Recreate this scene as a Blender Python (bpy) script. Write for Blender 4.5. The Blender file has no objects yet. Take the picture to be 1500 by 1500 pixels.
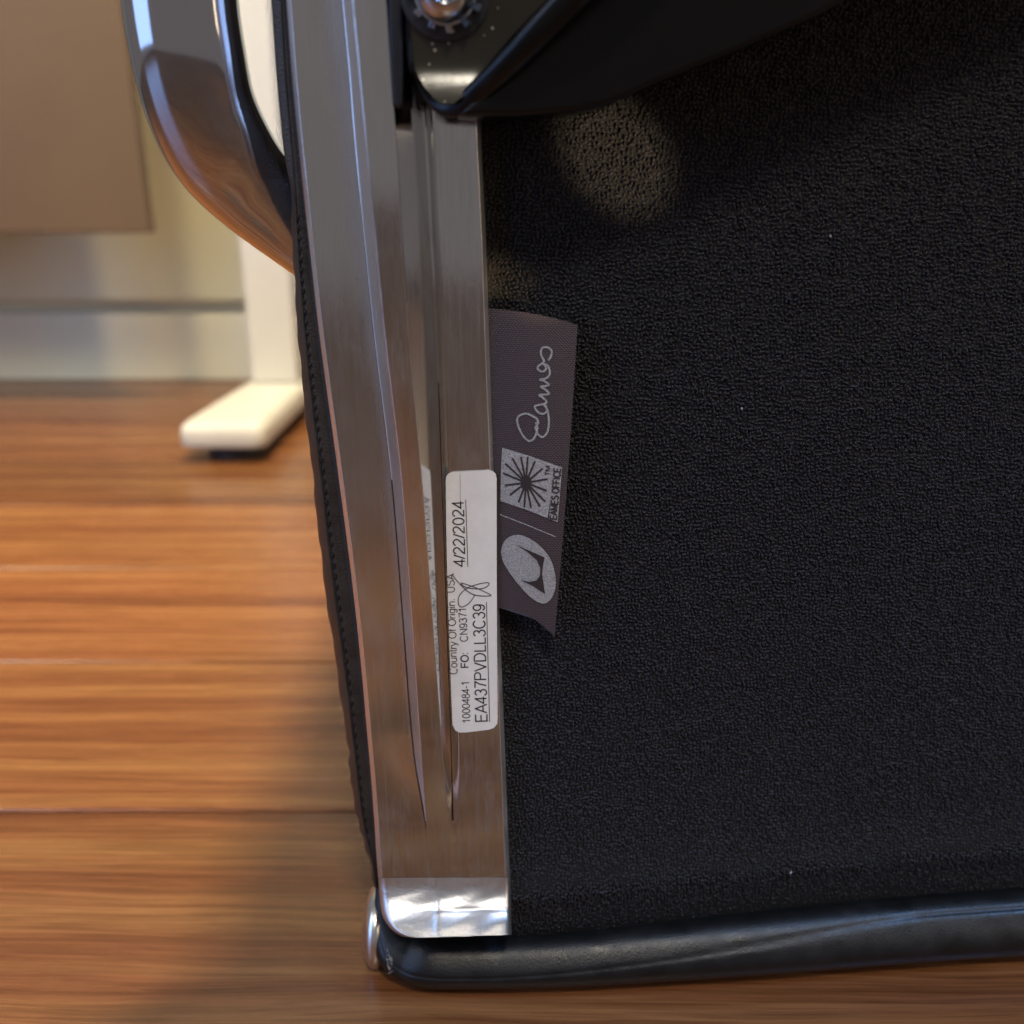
import bpy, bmesh, math, random
import numpy as np
from mathutils import Vector, Matrix

random.seed(7)
rng = np.random.default_rng(7)
scene = bpy.context.scene
col = scene.collection

# ------------------------------------------------------------------ camera
F_PX = 1400.0            # focal length in 1500-px picture units
CAM_H = 0.27
PITCH = math.radians(20)
cam_d = bpy.data.cameras.new('camera')
cam_d.sensor_width = 36.0
cam_d.lens = 36.0 * F_PX / 1500.0
cam_d.clip_start = 0.01
cam_d.clip_end = 50
cam_d.dof.use_dof = True
cam_d.dof.focus_distance = 0.285
cam_d.dof.aperture_fstop = 8.5
cam = bpy.data.objects.new('camera', cam_d)
cam.location = (0, 0, CAM_H)
cam.rotation_euler = (math.radians(90) - PITCH, 0, 0)
col.objects.link(cam)
scene.camera = cam

# ------------------------------------------------------------------ light
scene.view_settings.view_transform = 'Standard'
scene.view_settings.look = 'None'
scene.view_settings.exposure = 0
scene.view_settings.gamma = 1
w = bpy.data.worlds.new('World')
scene.world = w
w.use_nodes = True
bg = w.node_tree.nodes['Background']
bg.inputs[0].default_value = (0.165, 0.150, 0.152, 1)
bg.inputs[1].default_value = 1.0


def area(name, loc, target, size, power, colour, size_y=None, spread=None):
    l = bpy.data.lights.new(name, 'AREA')
    l.energy = power
    l.color = colour
    l.size = size
    if size_y:
        l.shape = 'RECTANGLE'
        l.size_y = size_y
    if spread:
        l.spread = math.radians(spread)
    o = bpy.data.objects.new(name, l)
    o.location = loc
    o.rotation_euler = (Vector(target) - Vector(loc)).to_track_quat('-Z', 'Y').to_euler()
    col.objects.link(o)
    return o


area('warm_room_light', (0.112, 0.50, 1.75), (-0.42, 0.60, 0), 0.09, 5.6, (1.0, 0.77, 0.49), spread=66)
area('warm_desk_light', (-0.30, 0.45, 1.75), (-0.44, 1.18, 0.1), 0.14, 3.0, (1.0, 0.84, 0.56), spread=66)
area('warm_wall_fill', (-1.3, -0.2, 1.5), (-0.45, 1.2, 0.1), 0.5, 2.6, (1.0, 0.86, 0.60), spread=60)  # fill added from behind the camera to brighten the wall
area('warm_overhead_fill', (0.25, -0.9, 2.1), (0.0, 0.27, 0.2), 0.30, 1.6, (1.0, 0.90, 0.74), spread=50)  # added overhead fill, set for highlights on the bracket and rail end
area('warm_side_fill', (2.0, -0.5, 0.9), (0.0, 0.25, 0.2), 0.9, 9, (1.0, 0.78, 0.52))  # added fill at the right, warms the right-facing rail edges
area('cool_side_window', (-2.0, -1.0, 1.25), (-0.05, 0.25, 0.2), 1.5, 27, (0.30, 0.50, 1.0), 2.4)
area('cool_upper_fill', (0.90, -0.04, 1.5), (0.15, 0.25, 0.05), 0.5, 20, (0.25, 0.50, 1.0), 0.35)  # added area light overhead for the blue highlight along the roll


def spot(name, loc, target, power, colour, angle, blend, radius, scale=(1, 1, 1), roll=0):
    l = bpy.data.lights.new(name, 'SPOT')
    l.energy = power
    l.color = colour
    l.spot_size = math.radians(angle)
    l.spot_blend = blend
    l.shadow_soft_size = radius
    o = bpy.data.objects.new(name, l)
    o.location = loc
    q = (Vector(target) - Vector(loc)).to_track_quat('-Z', 'Y')
    o.rotation_euler = (q.to_matrix() @ Matrix.Rotation(roll, 3, 'Z')).to_euler()
    o.scale = scale
    col.objects.link(o)
    return o


# two low spots are added for the warm fabric patches once the seat plane is known
# ------------------------------------------------------------------ geometry frame of the chair
# The underside of the seat is one plane; every piece of the chair is laid out
# on it, with "off" metres standing proud of it towards the room.
A_, B_, C_ = 3.517, -0.276, -1.220
N_ = math.sqrt(A_ * A_ + B_ * B_ + C_ * C_)
R_AX = Vector((1, 0, 0))
F_AX = Vector((0, math.cos(PITCH), -math.sin(PITCH)))
U_AX = Vector((0, math.sin(PITCH), math.cos(PITCH)))
CAM = Vector((0, 0, CAM_H))


def cam2w(x, y, z):
    return CAM + R_AX * x - U_AX * y + F_AX * z


def P(px, py, off=0.0):
    u = (px - 750) / F_PX
    v = (py - 750) / F_PX
    z = (1 - off * N_) / (A_ + B_ * u + C_ * v)
    return cam2w(u * z, v * z, z)


def PZ(px, py, z):
    return cam2w((px - 750) / F_PX * z, (py - 750) / F_PX * z, z)


NRM = -(R_AX * B_ - U_AX * C_ + F_AX * A_) / N_     # world normal of the seat underside
TX = (P(900, 700) - P(700, 700)).normalized()
TY = NRM.cross(TX).normalized()


spot('patch_spot', (0.52, -0.25, 0.04), P(906, 232), 36, (1.0, 0.76, 0.48), 2.25, 0.35, 0.004, (0.8, 1, 1), math.radians(20))  # added spot near the floor; its narrow cone draws the larger patch
spot('patch_spot', (0.52, -0.25, 0.04), P(742, 415), 26, (1.0, 0.74, 0.42), 0.75, 0.35, 0.003, (1, 1, 1), 0)  # added spot for the smaller patch beside the rail

# ------------------------------------------------------------------ helpers
def mesh_obj(name, verts, faces, mat, parent=None, smooth=True, angle=35, mats=None):
    me = bpy.data.meshes.new(name)
    me.from_pydata([tuple(v) for v in verts], [], faces)
    bm = bmesh.new()
    bm.from_mesh(me)
    bmesh.ops.recalc_face_normals(bm, faces=bm.faces)
    bm.to_mesh(me)
    bm.free()
    me.materials.append(mat)
    if smooth:
        me.polygons.foreach_set('use_smooth', [True] * len(me.polygons))
        me.set_sharp_from_angle(angle=math.radians(angle))
    o = bpy.data.objects.new(name, me)
    col.objects.link(o)
    if parent:
        o.parent = parent
    return o


def bm_obj(name, bm, mat, parent=None, smooth=True, angle=35):
    me = bpy.data.meshes.new(name)
    bm.to_mesh(me)
    bm.free()
    me.materials.append(mat)
    if smooth:
        me.polygons.foreach_set('use_smooth', [True] * len(me.polygons))
        me.set_sharp_from_angle(angle=math.radians(angle))
    o = bpy.data.objects.new(name, me)
    col.objects.link(o)
    if parent:
        o.parent = parent
    return o


def thing(name, loc, label, cat):
    o = bpy.data.objects.new(name, None)
    o.location = loc
    o.empty_display_size = 0.05
    col.objects.link(o)
    o['label'] = label
    o['category'] = cat
    return o


def adopt(child, parent):
    """parent without moving (parent holds only a translation)"""
    child.parent = parent
    child.matrix_parent_inverse = Matrix.Translation(parent.location).inverted()


def catmull(xs, ys, x):
    xs = list(xs)
    ys = np.asarray(ys, float)
    n = len(xs)
    if x <= xs[0]:
        i = 0
    elif x >= xs[-1]:
        i = n - 2
    else:
        i = max(j for j in range(n - 1) if xs[j] <= x)
    x0, x1 = xs[i], xs[i + 1]
    t = (x - x0) / (x1 - x0)
    if t < 0 or t > 1:
        return ys[i] + (ys[i + 1] - ys[i]) * t
    d = (ys[i + 1] - ys[i]) / (x1 - x0)
    m0 = d if i == 0 else (ys[i + 1] - ys[i - 1]) / (x1 - xs[i - 1])
    m1 = d if i + 2 >= n else (ys[i + 2] - ys[i]) / (xs[i + 2] - x0)
    h = x1 - x0
    return ((2 * t**3 - 3 * t**2 + 1) * ys[i] + (t**3 - 2 * t**2 + t) * h * m0
            + (-2 * t**3 + 3 * t**2) * ys[i + 1] + (t**3 - t**2) * h * m1)


def smooth_line(pts, k=6):
    p = [np.array(q, float) for q in pts]
    out = []
    for i in range(len(p) - 1):
        a = p[max(i - 1, 0)]
        b, c = p[i], p[i + 1]
        d = p[min(i + 2, len(p) - 1)]
        for j in range(k):
            t = j / k
            out.append(0.5 * ((2 * b) + (-a + c) * t + (2 * a - 5 * b + 4 * c - d) * t * t
                              + (-a + 3 * b - 3 * c + d) * t**3))
    out.append(p[-1])
    return out


def fillet(pts, radii, k=4, s=5000.0):
    """round the corners of a profile of (px, off)"""
    q = [np.array((a, b * s)) for a, b in pts]
    out = []
    for i, p in enumerate(q):
        if i == 0 or i == len(q) - 1 or radii[i] <= 0:
            out.append(p)
            if radii[i] <= 0 and 0 < i < len(q) - 1:
                for _ in range(k):
                    out.append(p)
            continue
        a, b = q[i - 1] - p, q[i + 1] - p
        la, lb = np.linalg.norm(a) + 1e-9, np.linalg.norm(b) + 1e-9
        r = min(radii[i], la * 0.45, lb * 0.45)
        s0, s1 = p + a / la * r, p + b / lb * r
        for j in range(k + 1):
            t = j / k
            out.append((1 - t)**2 * s0 + 2 * t * (1 - t) * p + t * t * s1)
    return [(o[0], o[1] / s) for o in out]


def loft(rings, closed=False, cap=False):
    n = len(rings[0])
    verts = [v for r in rings for v in r]
    faces = []
    m = n if closed else n - 1
    for i in range(len(rings) - 1):
        for j in range(m):
            a = i * n + j
            b = i * n + (j + 1) % n
            faces.append((a, b, b + n, a + n))
    if cap:
        faces.append(tuple(range(n))[::-1])
        faces.append(tuple((len(rings) - 1) * n + j for j in range(n)))
    return verts, faces


# ------------------------------------------------------------------ materials
class NT:
    def __init__(self, name):
        self.m = bpy.data.materials.new(name)
        self.m.use_nodes = True
        self.t = self.m.node_tree
        self.b = self.t.nodes['Principled BSDF']
        self.coord = None

    def n(self, typ, **kw):
        nd = self.t.nodes.new(typ)
        for k, v in kw.items():
            if k in nd.inputs:
                nd.inputs[k].default_value = v
            else:
                setattr(nd, k, v)
        return nd

    def l(self, a, b):
        self.t.links.new(a, b)

    def obj(self, scale=(1, 1, 1), rot=(0, 0, 0), loc=None):
        tc = self.n('ShaderNodeTexCoord')
        mp = self.n('ShaderNodeMapping')
        mp.inputs['Scale'].default_value = scale
        mp.inputs['Rotation'].default_value = rot
        self.l(tc.outputs['Object'], mp.inputs['Vector'])
        return mp.outputs['Vector']

    def noise(self, vec, scale, detail=4, rough=0.55, dist=0.0):
        nd = self.n('ShaderNodeTexNoise')
        nd.inputs['Scale'].default_value = scale
        nd.inputs['Detail'].default_value = detail
        nd.inputs['Roughness'].default_value = rough
        nd.inputs['Distortion'].default_value = dist
        self.l(vec, nd.inputs['Vector'])
        return nd.outputs['Fac']

    def ramp(self, fac, stops):
        r = self.n('ShaderNodeValToRGB')
        e = r.color_ramp.elements
        while len(e) < len(stops):
            e.new(0.5)
        for el, (p, c) in zip(e, stops):
            el.position = p
            el.color = c if len(c) == 4 else (*c, 1)
        self.l(fac, r.inputs['Fac'])
        return r.outputs['Color']

    def rangev(self, fac, lo, hi, a=0.0, b=1.0):
        r = self.n('ShaderNodeMapRange')
        r.inputs['From Min'].default_value = a
        r.inputs['From Max'].default_value = b
        r.inputs['To Min'].default_value = lo
        r.inputs['To Max'].default_value = hi
        self.l(fac, r.inputs['Value'])
        return r.outputs['Result']

    def bump(self, h, strength, dist=0.001, prev=None):
        b = self.n('ShaderNodeBump')
        b.inputs['Strength'].default_value = strength
        b.inputs['Distance'].default_value = dist
        self.l(h, b.inputs['Height'])
        if prev:
            self.l(prev, b.inputs['Normal'])
        return b.outputs['Normal']

    def math(self, op, a, b=None, v=None):
        m = self.n('ShaderNodeMath')
        m.operation = op
        self.l(a, m.inputs[0])
        if b is not None:
            self.l(b, m.inputs[1])
        if v is not None:
            m.inputs[1].default_value = v
        return m.outputs[0]

    def mix(self, fac, a, b, mode='MIX'):
        m = self.n('ShaderNodeMix')
        m.data_type = 'RGBA'
        m.blend_type = mode
        if isinstance(fac, float):
            m.inputs['Factor'].default_value = fac
        else:
            self.l(fac, m.inputs['Factor'])
        for s, v in ((6, a), (7, b)):
            if isinstance(v, tuple):
                m.inputs[s].default_value = (*v, 1) if len(v) == 3 else v
            else:
                self.l(v, m.inputs[s])
        return m.outputs[2]


def simple(name, colour, rough=0.5, metallic=0.0, noise_amt=0.0, scale=200, bump=0.0, spec=0.5):
    t = NT(name)
    t.b.inputs['Roughness'].default_value = rough
    t.b.inputs['Metallic'].default_value = metallic
    t.b.inputs['Specular IOR Level'].default_value = spec
    f = t.noise(t.obj(), scale)
    c2 = tuple(c * (1 - noise_amt) for c in colour)
    t.l(t.ramp(f, [(0.35, c2), (0.65, colour)]), t.b.inputs['Base Color'])
    if bump:
        t.l(t.bump(f, bump, 0.0004), t.b.inputs['Normal'])
    return t.m


def mat_aluminium(name, rough=(0.06, 0.22), base=(0.80, 0.78, 0.76), wrinkle=0.0, worn=1.0):
    t = NT(name)
    t.b.inputs['Metallic'].default_value = 1.0
    smear = t.noise(t.obj((1, 1, 0.8)), 30, 5, 0.6, 0.3)                       # finger smears
    haze = t.noise(t.obj((1.6, 1, 0.35), (0, 0.45, 0)), 170, 7, 0.8, 0.3)
    scr = t.noise(t.obj((420, 300, 7), (0.0, 0.07, 0.0)), 3.0, 6, 0.7, 0.3)     # long polishing lines
    scr2 = t.noise(t.obj((330, 200, 16), (0.0, -0.45, 0.0)), 3.0, 5, 0.7)
    scr3 = t.noise(t.obj((300, 200, 14), (0.0, 0.55, 0.0)), 3.0, 5, 0.7)
    s1 = t.rangev(smear, 0, 1, 0.44, 0.62)
    s2 = t.rangev(haze, 0, 1, 0.42, 0.72)
    sm = t.math('MULTIPLY', s1, s2)
    line = t.rangev(scr, 0, 1, 0.52, 0.78)
    cross = t.math('MULTIPLY', t.rangev(scr2, 0, 1, 0.50, 0.72), s1)
    cross3 = t.math('MULTIPLY', t.rangev(scr3, 0, 1, 0.50, 0.72), t.rangev(smear, 1, 0, 0.40, 0.55))
    marks = t.math('ADD', t.math('ADD', line, cross), cross3)
    r = t.rangev(sm, rough[0], rough[1])
    r2 = t.math('ADD', r, t.math('MULTIPLY', marks, v=0.10 * worn))
    t.l(r2, t.b.inputs['Roughness'])
    c = t.mix(t.rangev(sm, 0.0, 0.75 * worn), base, tuple(v * 0.74 for v in base))
    c = t.mix(t.math('MULTIPLY', marks, v=0.55 * worn), c, tuple(v * 0.60 for v in base))
    # pits and dust specks
    vo = t.n('ShaderNodeTexVoronoi')
    vo.inputs['Scale'].default_value = 210
    t.l(t.obj(), vo.inputs['Vector'])
    pit = t.math('LESS_THAN', vo.outputs['Distance'], v=0.06)
    gate = t.math('GREATER_THAN', t.noise(t.obj(), 60, 2), v=0.52)
    pit = t.math('MULTIPLY', pit, gate)
    c = t.mix(t.math('MULTIPLY', pit, v=0.6 * worn), c, (0.22, 0.20, 0.18))
    film = t.math('MULTIPLY', t.math('ADD', t.math('MULTIPLY', sm, v=0.7), t.math('MULTIPLY', marks, v=0.45)), v=0.27 * worn)
    t.l(t.rangev(film, 1.0, 0.0), t.b.inputs['Metallic'])
    t.l(c, t.b.inputs['Base Color'])
    nrm = t.bump(scr, 0.10 * worn, 0.0006)
    nrm = t.bump(haze, 0.05 * worn, 0.001, nrm)
    if wrinkle:
        wr = t.noise(t.obj((1, 1, 2.4)), 48, 3, 0.45, 0.8)
        nrm = t.bump(wr, wrinkle, 0.003, nrm)
    t.l(nrm, t.b.inputs['Normal'])
    return t.m


def mat_leather(name, base=(0.017, 0.017, 0.018), rough=0.42, grain=0.35, sag=0.25):
    t = NT(name)
    vo = t.n('ShaderNodeTexVoronoi')
    vo.feature = 'DISTANCE_TO_EDGE'
    vo.inputs['Scale'].default_value = 950
    t.l(t.obj(), vo.inputs['Vector'])
    n1 = t.noise(t.obj(), 120, 5, 0.6)
    t.l(t.ramp(n1, [(0.3, tuple(b * 0.8 for b in base)), (0.75, tuple(b * 1.5 for b in base))]), t.b.inputs['Base Color'])
    t.l(t.rangev(n1, rough - 0.06, rough + 0.12, 0.3, 0.7), t.b.inputs['Roughness'])
    h = t.bump(vo.outputs['Distance'], grain, 0.0003)
    h = t.bump(n1, sag, 0.001, h)
    t.l(h, t.b.inputs['Normal'])
    return t.m


def mat_wood():
    t = NT('walnut_plank')
    tc = t.n('ShaderNodeTexCoord')
    oi = t.n('ShaderNodeObjectInfo')
    off = t.n('ShaderNodeVectorMath')
    off.operation = 'SCALE'
    comb = t.n('ShaderNodeCombineXYZ')
    t.l(oi.outputs['Random'], comb.inputs[0])
    t.l(oi.outputs['Random'], comb.inputs[1])
    t.l(comb.outputs[0], off.inputs[0])
    off.inputs['Scale'].default_value = 37.0
    add = t.n('ShaderNodeVectorMath')
    add.operation = 'ADD'
    t.l(tc.outputs['Object'], add.inputs[0])
    t.l(off.outputs[0], add.inputs[1])

    def mp(s):
        m = t.n('ShaderNodeMapping')
        m.inputs['Scale'].default_value = s
        t.l(add.outputs[0], m.inputs['Vector'])
        return m.outputs['Vector']
    wavy = t.noise(mp((1.6, 9, 1)), 3.0, 2, 0.5)
    wm = t.n('ShaderNodeVectorMath')
    wm.operation = 'MULTIPLY_ADD'
    cw = t.n('ShaderNodeCombineXYZ')
    t.l(wavy, cw.inputs[1])
    t.l(cw.outputs[0], wm.inputs[0])
    wm.inputs[1].default_value = (0, 0.016, 0)
    t.l(add.outputs[0], wm.inputs[2])

    def mw(s):
        m = t.n('ShaderNodeMapping')
        m.inputs['Scale'].default_value = s
        t.l(wm.outputs[0], m.inputs['Vector'])
        return m.outputs['Vector']
    bands = t.noise(mw((0.45, 20, 1)), 2.6, 4, 0.6)
    grain = t.noise(mw((2.2, 120, 1)), 3.5, 5, 0.65)
    pore = t.noise(mw((9, 420, 1)), 3.0, 3, 0.6)
    c = t.ramp(bands, [(0.28, (0.135, 0.048, 0.020)), (0.45, (0.25, 0.100, 0.041)),
                       (0.58, (0.32, 0.150, 0.060)), (0.75, (0.41, 0.215, 0.088))])
    g = t.ramp(grain, [(0.34, (0.42, 0.36, 0.32)), (0.58, (1, 1, 1))])
    c = t.mix(0.8, c, g, 'MULTIPLY')
    p = t.ramp(pore, [(0.36, (0.55, 0.5, 0.45)), (0.5, (1, 1, 1))])
    c = t.mix(0.5, c, p, 'MULTIPLY')
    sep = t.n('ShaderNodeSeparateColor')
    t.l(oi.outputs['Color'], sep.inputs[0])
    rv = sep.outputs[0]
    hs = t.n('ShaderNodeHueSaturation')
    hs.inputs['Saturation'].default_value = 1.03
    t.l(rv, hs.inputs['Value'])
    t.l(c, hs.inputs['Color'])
    t.l(hs.outputs[0], t.b.inputs['Base Color'])
    t.l(t.rangev(grain, 0.20, 0.34), t.b.inputs['Roughness'])
    t.l(t.bump(pore, 0.12, 0.0004), t.b.inputs['Normal'])
    return t.m


M_AL = mat_aluminium('polished_aluminium', rough=(0.05, 0.16), base=(0.74, 0.73, 0.72), worn=0.9)
M_GROOVE = mat_aluminium('dark_reflection_groove_metal', rough=(0.22, 0.4), base=(0.10, 0.095, 0.095), worn=0.5)  # dark reflections in the rib grooves painted as a darker metal
M_ALW = mat_aluminium('polished_aluminium_bend', rough=(0.36, 0.50), base=(0.74, 0.74, 0.74), wrinkle=0.25)
M_MIRROR = mat_aluminium('mirror_aluminium', rough=(0.03, 0.08), base=(0.80, 0.80, 0.80), worn=0.4)
M_EDGE = mat_aluminium('brushed_aluminium_edge', rough=(0.36, 0.48), base=(0.86, 0.86, 0.87))
M_CHROME = mat_aluminium('polished_armrest_metal', rough=(0.06, 0.12), base=(0.60, 0.59, 0.61), worn=0.2)
M_LEATHER = mat_leather('black_leather', base=(0.005, 0.0055, 0.006), rough=0.38, grain=0.3, sag=0.06)
M_LEATHER_PAD = mat_leather('black_leather_pad', base=(0.034, 0.029, 0.024), rough=0.45, grain=0.8)
M_WOOD = mat_wood()
M_WALL = simple('cream_wall_paint', (0.70, 0.68, 0.48), 0.6, noise_amt=0.03, scale=3)
M_BASE = simple('cream_baseboard_paint', (0.72, 0.69, 0.50), 0.45, noise_amt=0.03, scale=5)
M_WHITE = simple('white_powder_coat', (0.60, 0.59, 0.53), 0.35, noise_amt=0.02, scale=40)
M_TAN = simple('tan_laminate', (0.125, 0.075, 0.034), 0.5, noise_amt=0.1, scale=6)
M_RUBBER = simple('black_rubber', (0.02, 0.018, 0.018), 0.6, noise_amt=0.2)
M_STITCH = simple('black_thread', (0.006, 0.006, 0.006), 0.7, noise_amt=0.3, scale=900)
M_INK = simple('black_ink', (0.03, 0.028, 0.035), 0.6, noise_amt=0.2, scale=800)
M_PEN = simple('pen_ink', (0.06, 0.06, 0.07), 0.5, noise_amt=0.2, scale=800)
M_THREAD = simple('grey_woven_thread', (0.46, 0.45, 0.45), 0.65, noise_amt=0.45, scale=2200, bump=0.6)
M_DARKTHREAD = simple('dark_woven_thread', (0.040, 0.027, 0.028), 0.8, noise_amt=0.3, scale=2500)
M_BLACKPAINT = simple('glossy_black_paint', (0.004, 0.0038, 0.0035), 0.26, noise_amt=0.2, scale=300, bump=0.05, spec=0.3)
M_STRIP = simple('blue_black_plastic', (0.012, 0.014, 0.022), 0.5, noise_amt=0.2, scale=300)


def mat_sticker():
    t = NT('satin_sticker_paper')
    n1 = t.noise(t.obj(), 130, 6, 0.7)
    t.l(t.ramp(n1, [(0.3, (0.80, 0.77, 0.72)), (0.7, (0.90, 0.87, 0.81))]), t.b.inputs['Base Color'])
    t.b.inputs['Roughness'].default_value = 0.5
    t.l(t.bump(n1, 0.2, 0.0006), t.b.inputs['Normal'])
    return t.m


def mat_tag():
    t = NT('plum_woven_ribbon')
    # fine twill: two families of thread
    wv = t.n('ShaderNodeTexWave')
    wv.inputs['Scale'].default_value = 700
    wv.inputs['Distortion'].default_value = 0.6
    wv.bands_direction = 'DIAGONAL'
    t.l(t.obj((1, 0.2, 1)), wv.inputs['Vector'])
    wz = t.n('ShaderNodeTexWave')
    wz.inputs['Scale'].default_value = 560
    wz.inputs['Distortion'].default_value = 0.4
    wz.bands_direction = 'Z'
    t.l(t.obj(), wz.inputs['Vector'])
    f = t.math('MULTIPLY', wv.outputs['Fac'], wz.outputs['Fac'])
    n1 = t.noise(t.obj(), 60, 3)
    c = t.ramp(f, [(0.0, (0.027, 0.017, 0.020)), (0.8, (0.105, 0.068, 0.075))])
    c = t.mix(t.rangev(n1, 0.0, 0.35), c, (0.045, 0.032, 0.034))
    t.l(c, t.b.inputs['Base Color'])
    t.b.inputs['Roughness'].default_value = 0.55
    t.b.inputs['Sheen Weight'].default_value = 0.25
    t.l(t.bump(f, 0.6, 0.0002), t.b.inputs['Normal'])
    return t.m


def mat_fabric():
    t = NT('black_crepe_fabric')
    n1 = t.noise(t.obj(), 900, 4, 0.7)
    n2 = t.noise(t.obj(), 500, 2, 0.5)
    c = t.ramp(n2, [(0.3, (0.0026, 0.0024, 0.0036)), (0.74, (0.0185, 0.017, 0.0225))])
    t.l(c, t.b.inputs['Base Color'])
    t.b.inputs['Roughness'].default_value = 0.72
    t.b.inputs['Sheen Weight'].default_value = 0.05
    t.b.inputs['Sheen Roughness'].default_value = 0.4
    t.l(t.bump(n1, 0.6, 0.0003), t.b.inputs['Normal'])
    return t.m


M_STICKER = mat_sticker()
M_TAG = mat_tag()
M_FABRIC = mat_fabric()
M_FABRIC_BASE = simple('black_fabric_ground', (0.004, 0.004, 0.0045), 0.9, noise_amt=0.3, scale=900)

# ------------------------------------------------------------------ floor of walnut planks
floor = mesh_obj('floor', [(-3, -2.6, -0.012), (3, -2.6, -0.012), (3, 1.30, -0.012), (-3, 1.30, -0.012),
                           (-3, -2.6, -0.03), (3, -2.6, -0.03), (3, 1.30, -0.03), (-3, 1.30, -0.03)],
                 [(0, 1, 2, 3), (4, 7, 6, 5), (0, 4, 5, 1), (1, 5, 6, 2), (2, 6, 7, 3), (3, 7, 4, 0)],
                 simple('dark_underlay', (0.03, 0.02, 0.012), 0.9), smooth=False)
floor['kind'] = 'structure'
floor['label'] = 'walnut plank floor with the grain running across the picture'


def box_bm(x0, x1, y0, y1, z0, z1, bev=0.0, seg=1):
    bm = bmesh.new()
    bmesh.ops.create_cube(bm, size=1)
    for v in bm.verts:
        v.co = Vector(((x0 + x1) / 2 + v.co.x * (x1 - x0), (y0 + y1) / 2 + v.co.y * (y1 - y0),
                       (z0 + z1) / 2 + v.co.z * (z1 - z0)))
    if bev:
        bmesh.ops.bevel(bm, geom=list(bm.edges), offset=bev, segments=seg, profile=0.7, affect='EDGES')
    return bm


PW = 0.1353
seams = [0.354 + PW * k for k in range(-22, 7)]
joints = {}
for i in range(len(seams)):
    y0 = seams[i]
    y1 = min(seams[i] + PW, 1.268)
    if y1 - y0 < 0.01:
        continue
    jx = [-3.0, -0.95 + 0.9 * math.sin(i * 2.4) if i % 2 else 0.55 + 0.5 * math.sin(i * 1.7), 3.0]
    if i == 24:                       # the board end seen at the left, halfway up the picture
        jx[1] = -0.62
    for k in range(2):
        dz = random.uniform(-0.00025, 0.00025)
        w_, l_ = (y1 - y0) - 0.0014, jx[k + 1] - jx[k] - 0.0006
        bm = box_bm(-l_ / 2, l_ / 2, -w_ / 2, w_ / 2, -0.012, 0, 0.0010)
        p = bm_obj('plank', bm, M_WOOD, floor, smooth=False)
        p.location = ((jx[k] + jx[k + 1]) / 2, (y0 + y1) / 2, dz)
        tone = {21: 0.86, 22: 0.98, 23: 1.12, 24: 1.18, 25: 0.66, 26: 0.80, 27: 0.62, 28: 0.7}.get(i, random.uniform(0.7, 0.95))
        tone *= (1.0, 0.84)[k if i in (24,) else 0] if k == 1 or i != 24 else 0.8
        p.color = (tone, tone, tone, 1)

# ------------------------------------------------------------------ wall and baseboard
WY = 1.270
wall = bm_obj('wall', box_bm(-3, 3, WY, WY + 0.1, -0.03, 2.6), M_WALL, smooth=False)
wall['kind'] = 'structure'
wall['label'] = 'cream painted wall behind the desk'
bb = bm_obj('baseboard', box_bm(-3, 3, WY - 0.014, WY - 0.001, 0.0005, 0.088, 0.003, 2), M_BASE, wall)
bb2 = bm_obj('wall_panel', box_bm(-3, 3, WY - 0.022, WY - 0.001, 0.106, 2.58, 0.002, 2), M_WALL, wall)

# ------------------------------------------------------------------ desk: leg column, foot, glide
desk = thing('standing_desk', (-0.262, 1.08, 0), 'desk on a white metal leg and flat foot, with a tan panel, by the wall', 'desk')
c_ = bm_obj('leg_column', box_bm(-0.290, -0.238, 1.05, 1.14, 0.0405, 0.70, 0.006, 3), M_WHITE)
adopt(c_, desk)
# foot: tapered bar with rounded corners
prof = []
front_w, back_w = 0.0415, 0.031
yf, yb = 0.875, 1.235
cxf, cxb = -0.2765, -0.256


def foot_ring(z, inset):
    pts = []
    corners = [(cxf - front_w + inset, yf + inset, 0.014), (cxf + front_w - inset, yf + inset, 0.014),
               (cxb + back_w - inset, yb - inset, 0.012), (cxb - back_w + inset, yb - inset, 0.012)]
    for i, (x, y, r) in enumerate(corners):
        pv = corners[i - 1]
        nx = corners[(i + 1) % 4]
        a = Vector((pv[0] - x, pv[1] - y)).normalized()
        b = Vector((nx[0] - x, nx[1] - y)).normalized()
        for j in range(7):
            t = j / 6
            q = (1 - t)**2 * (Vector((x, y)) + a * r) + 2 * t * (1 - t) * Vector((x, y)) + t * t * (Vector((x, y)) + b * r)
            pts.append((q.x, q.y, z))
    return pts


rings = [foot_ring(0.0145, 0.004), foot_ring(0.0158, 0.001), foot_ring(0.018, 0), foot_ring(0.030, 0.0), foot_ring(0.0355, 0.0015),
         foot_ring(0.0385, 0.005), foot_ring(0.040, 0.010)]
v_, f_ = loft(rings, closed=True, cap=True)
ft = mesh_obj('foot', v_, f_, M_WHITE, angle=50)
adopt(ft, desk)
for gy in (0.915, 1.20):
    bm = bmesh.new()
    bmesh.ops.create_cone(bm, cap_ends=True, segments=28, radius1=0.027, radius2=0.025, depth=0.0140,
                          matrix=Matrix.Translation((cxf + (0.012 if gy > 1 else 0.004), gy, 0.0073)))
    g = bm_obj('glide', bm, M_RUBBER)
    adopt(g, desk)

# ------------------------------------------------------------------ tan panel under the desk at the left
b1 = bm_obj('panel', box_bm(-1.15, -0.390, 1.070, 1.088, 0.20, 0.70, 0.0015, 1), M_TAN)
adopt(b1, desk)
b1['label'] = 'tan wood panel under the desk'


# ================================================================== THE CHAIR
chair = thing('office_chair', P(645, 1430) * 1.0, 'black leather office chair tipped over, polished aluminium side rail and seat underside towards us', 'chair')
chair.location.z = 0


def part(o):
    adopt(o, chair)
    return o


def sub(o, p):
    o.parent = p
    return o


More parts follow.
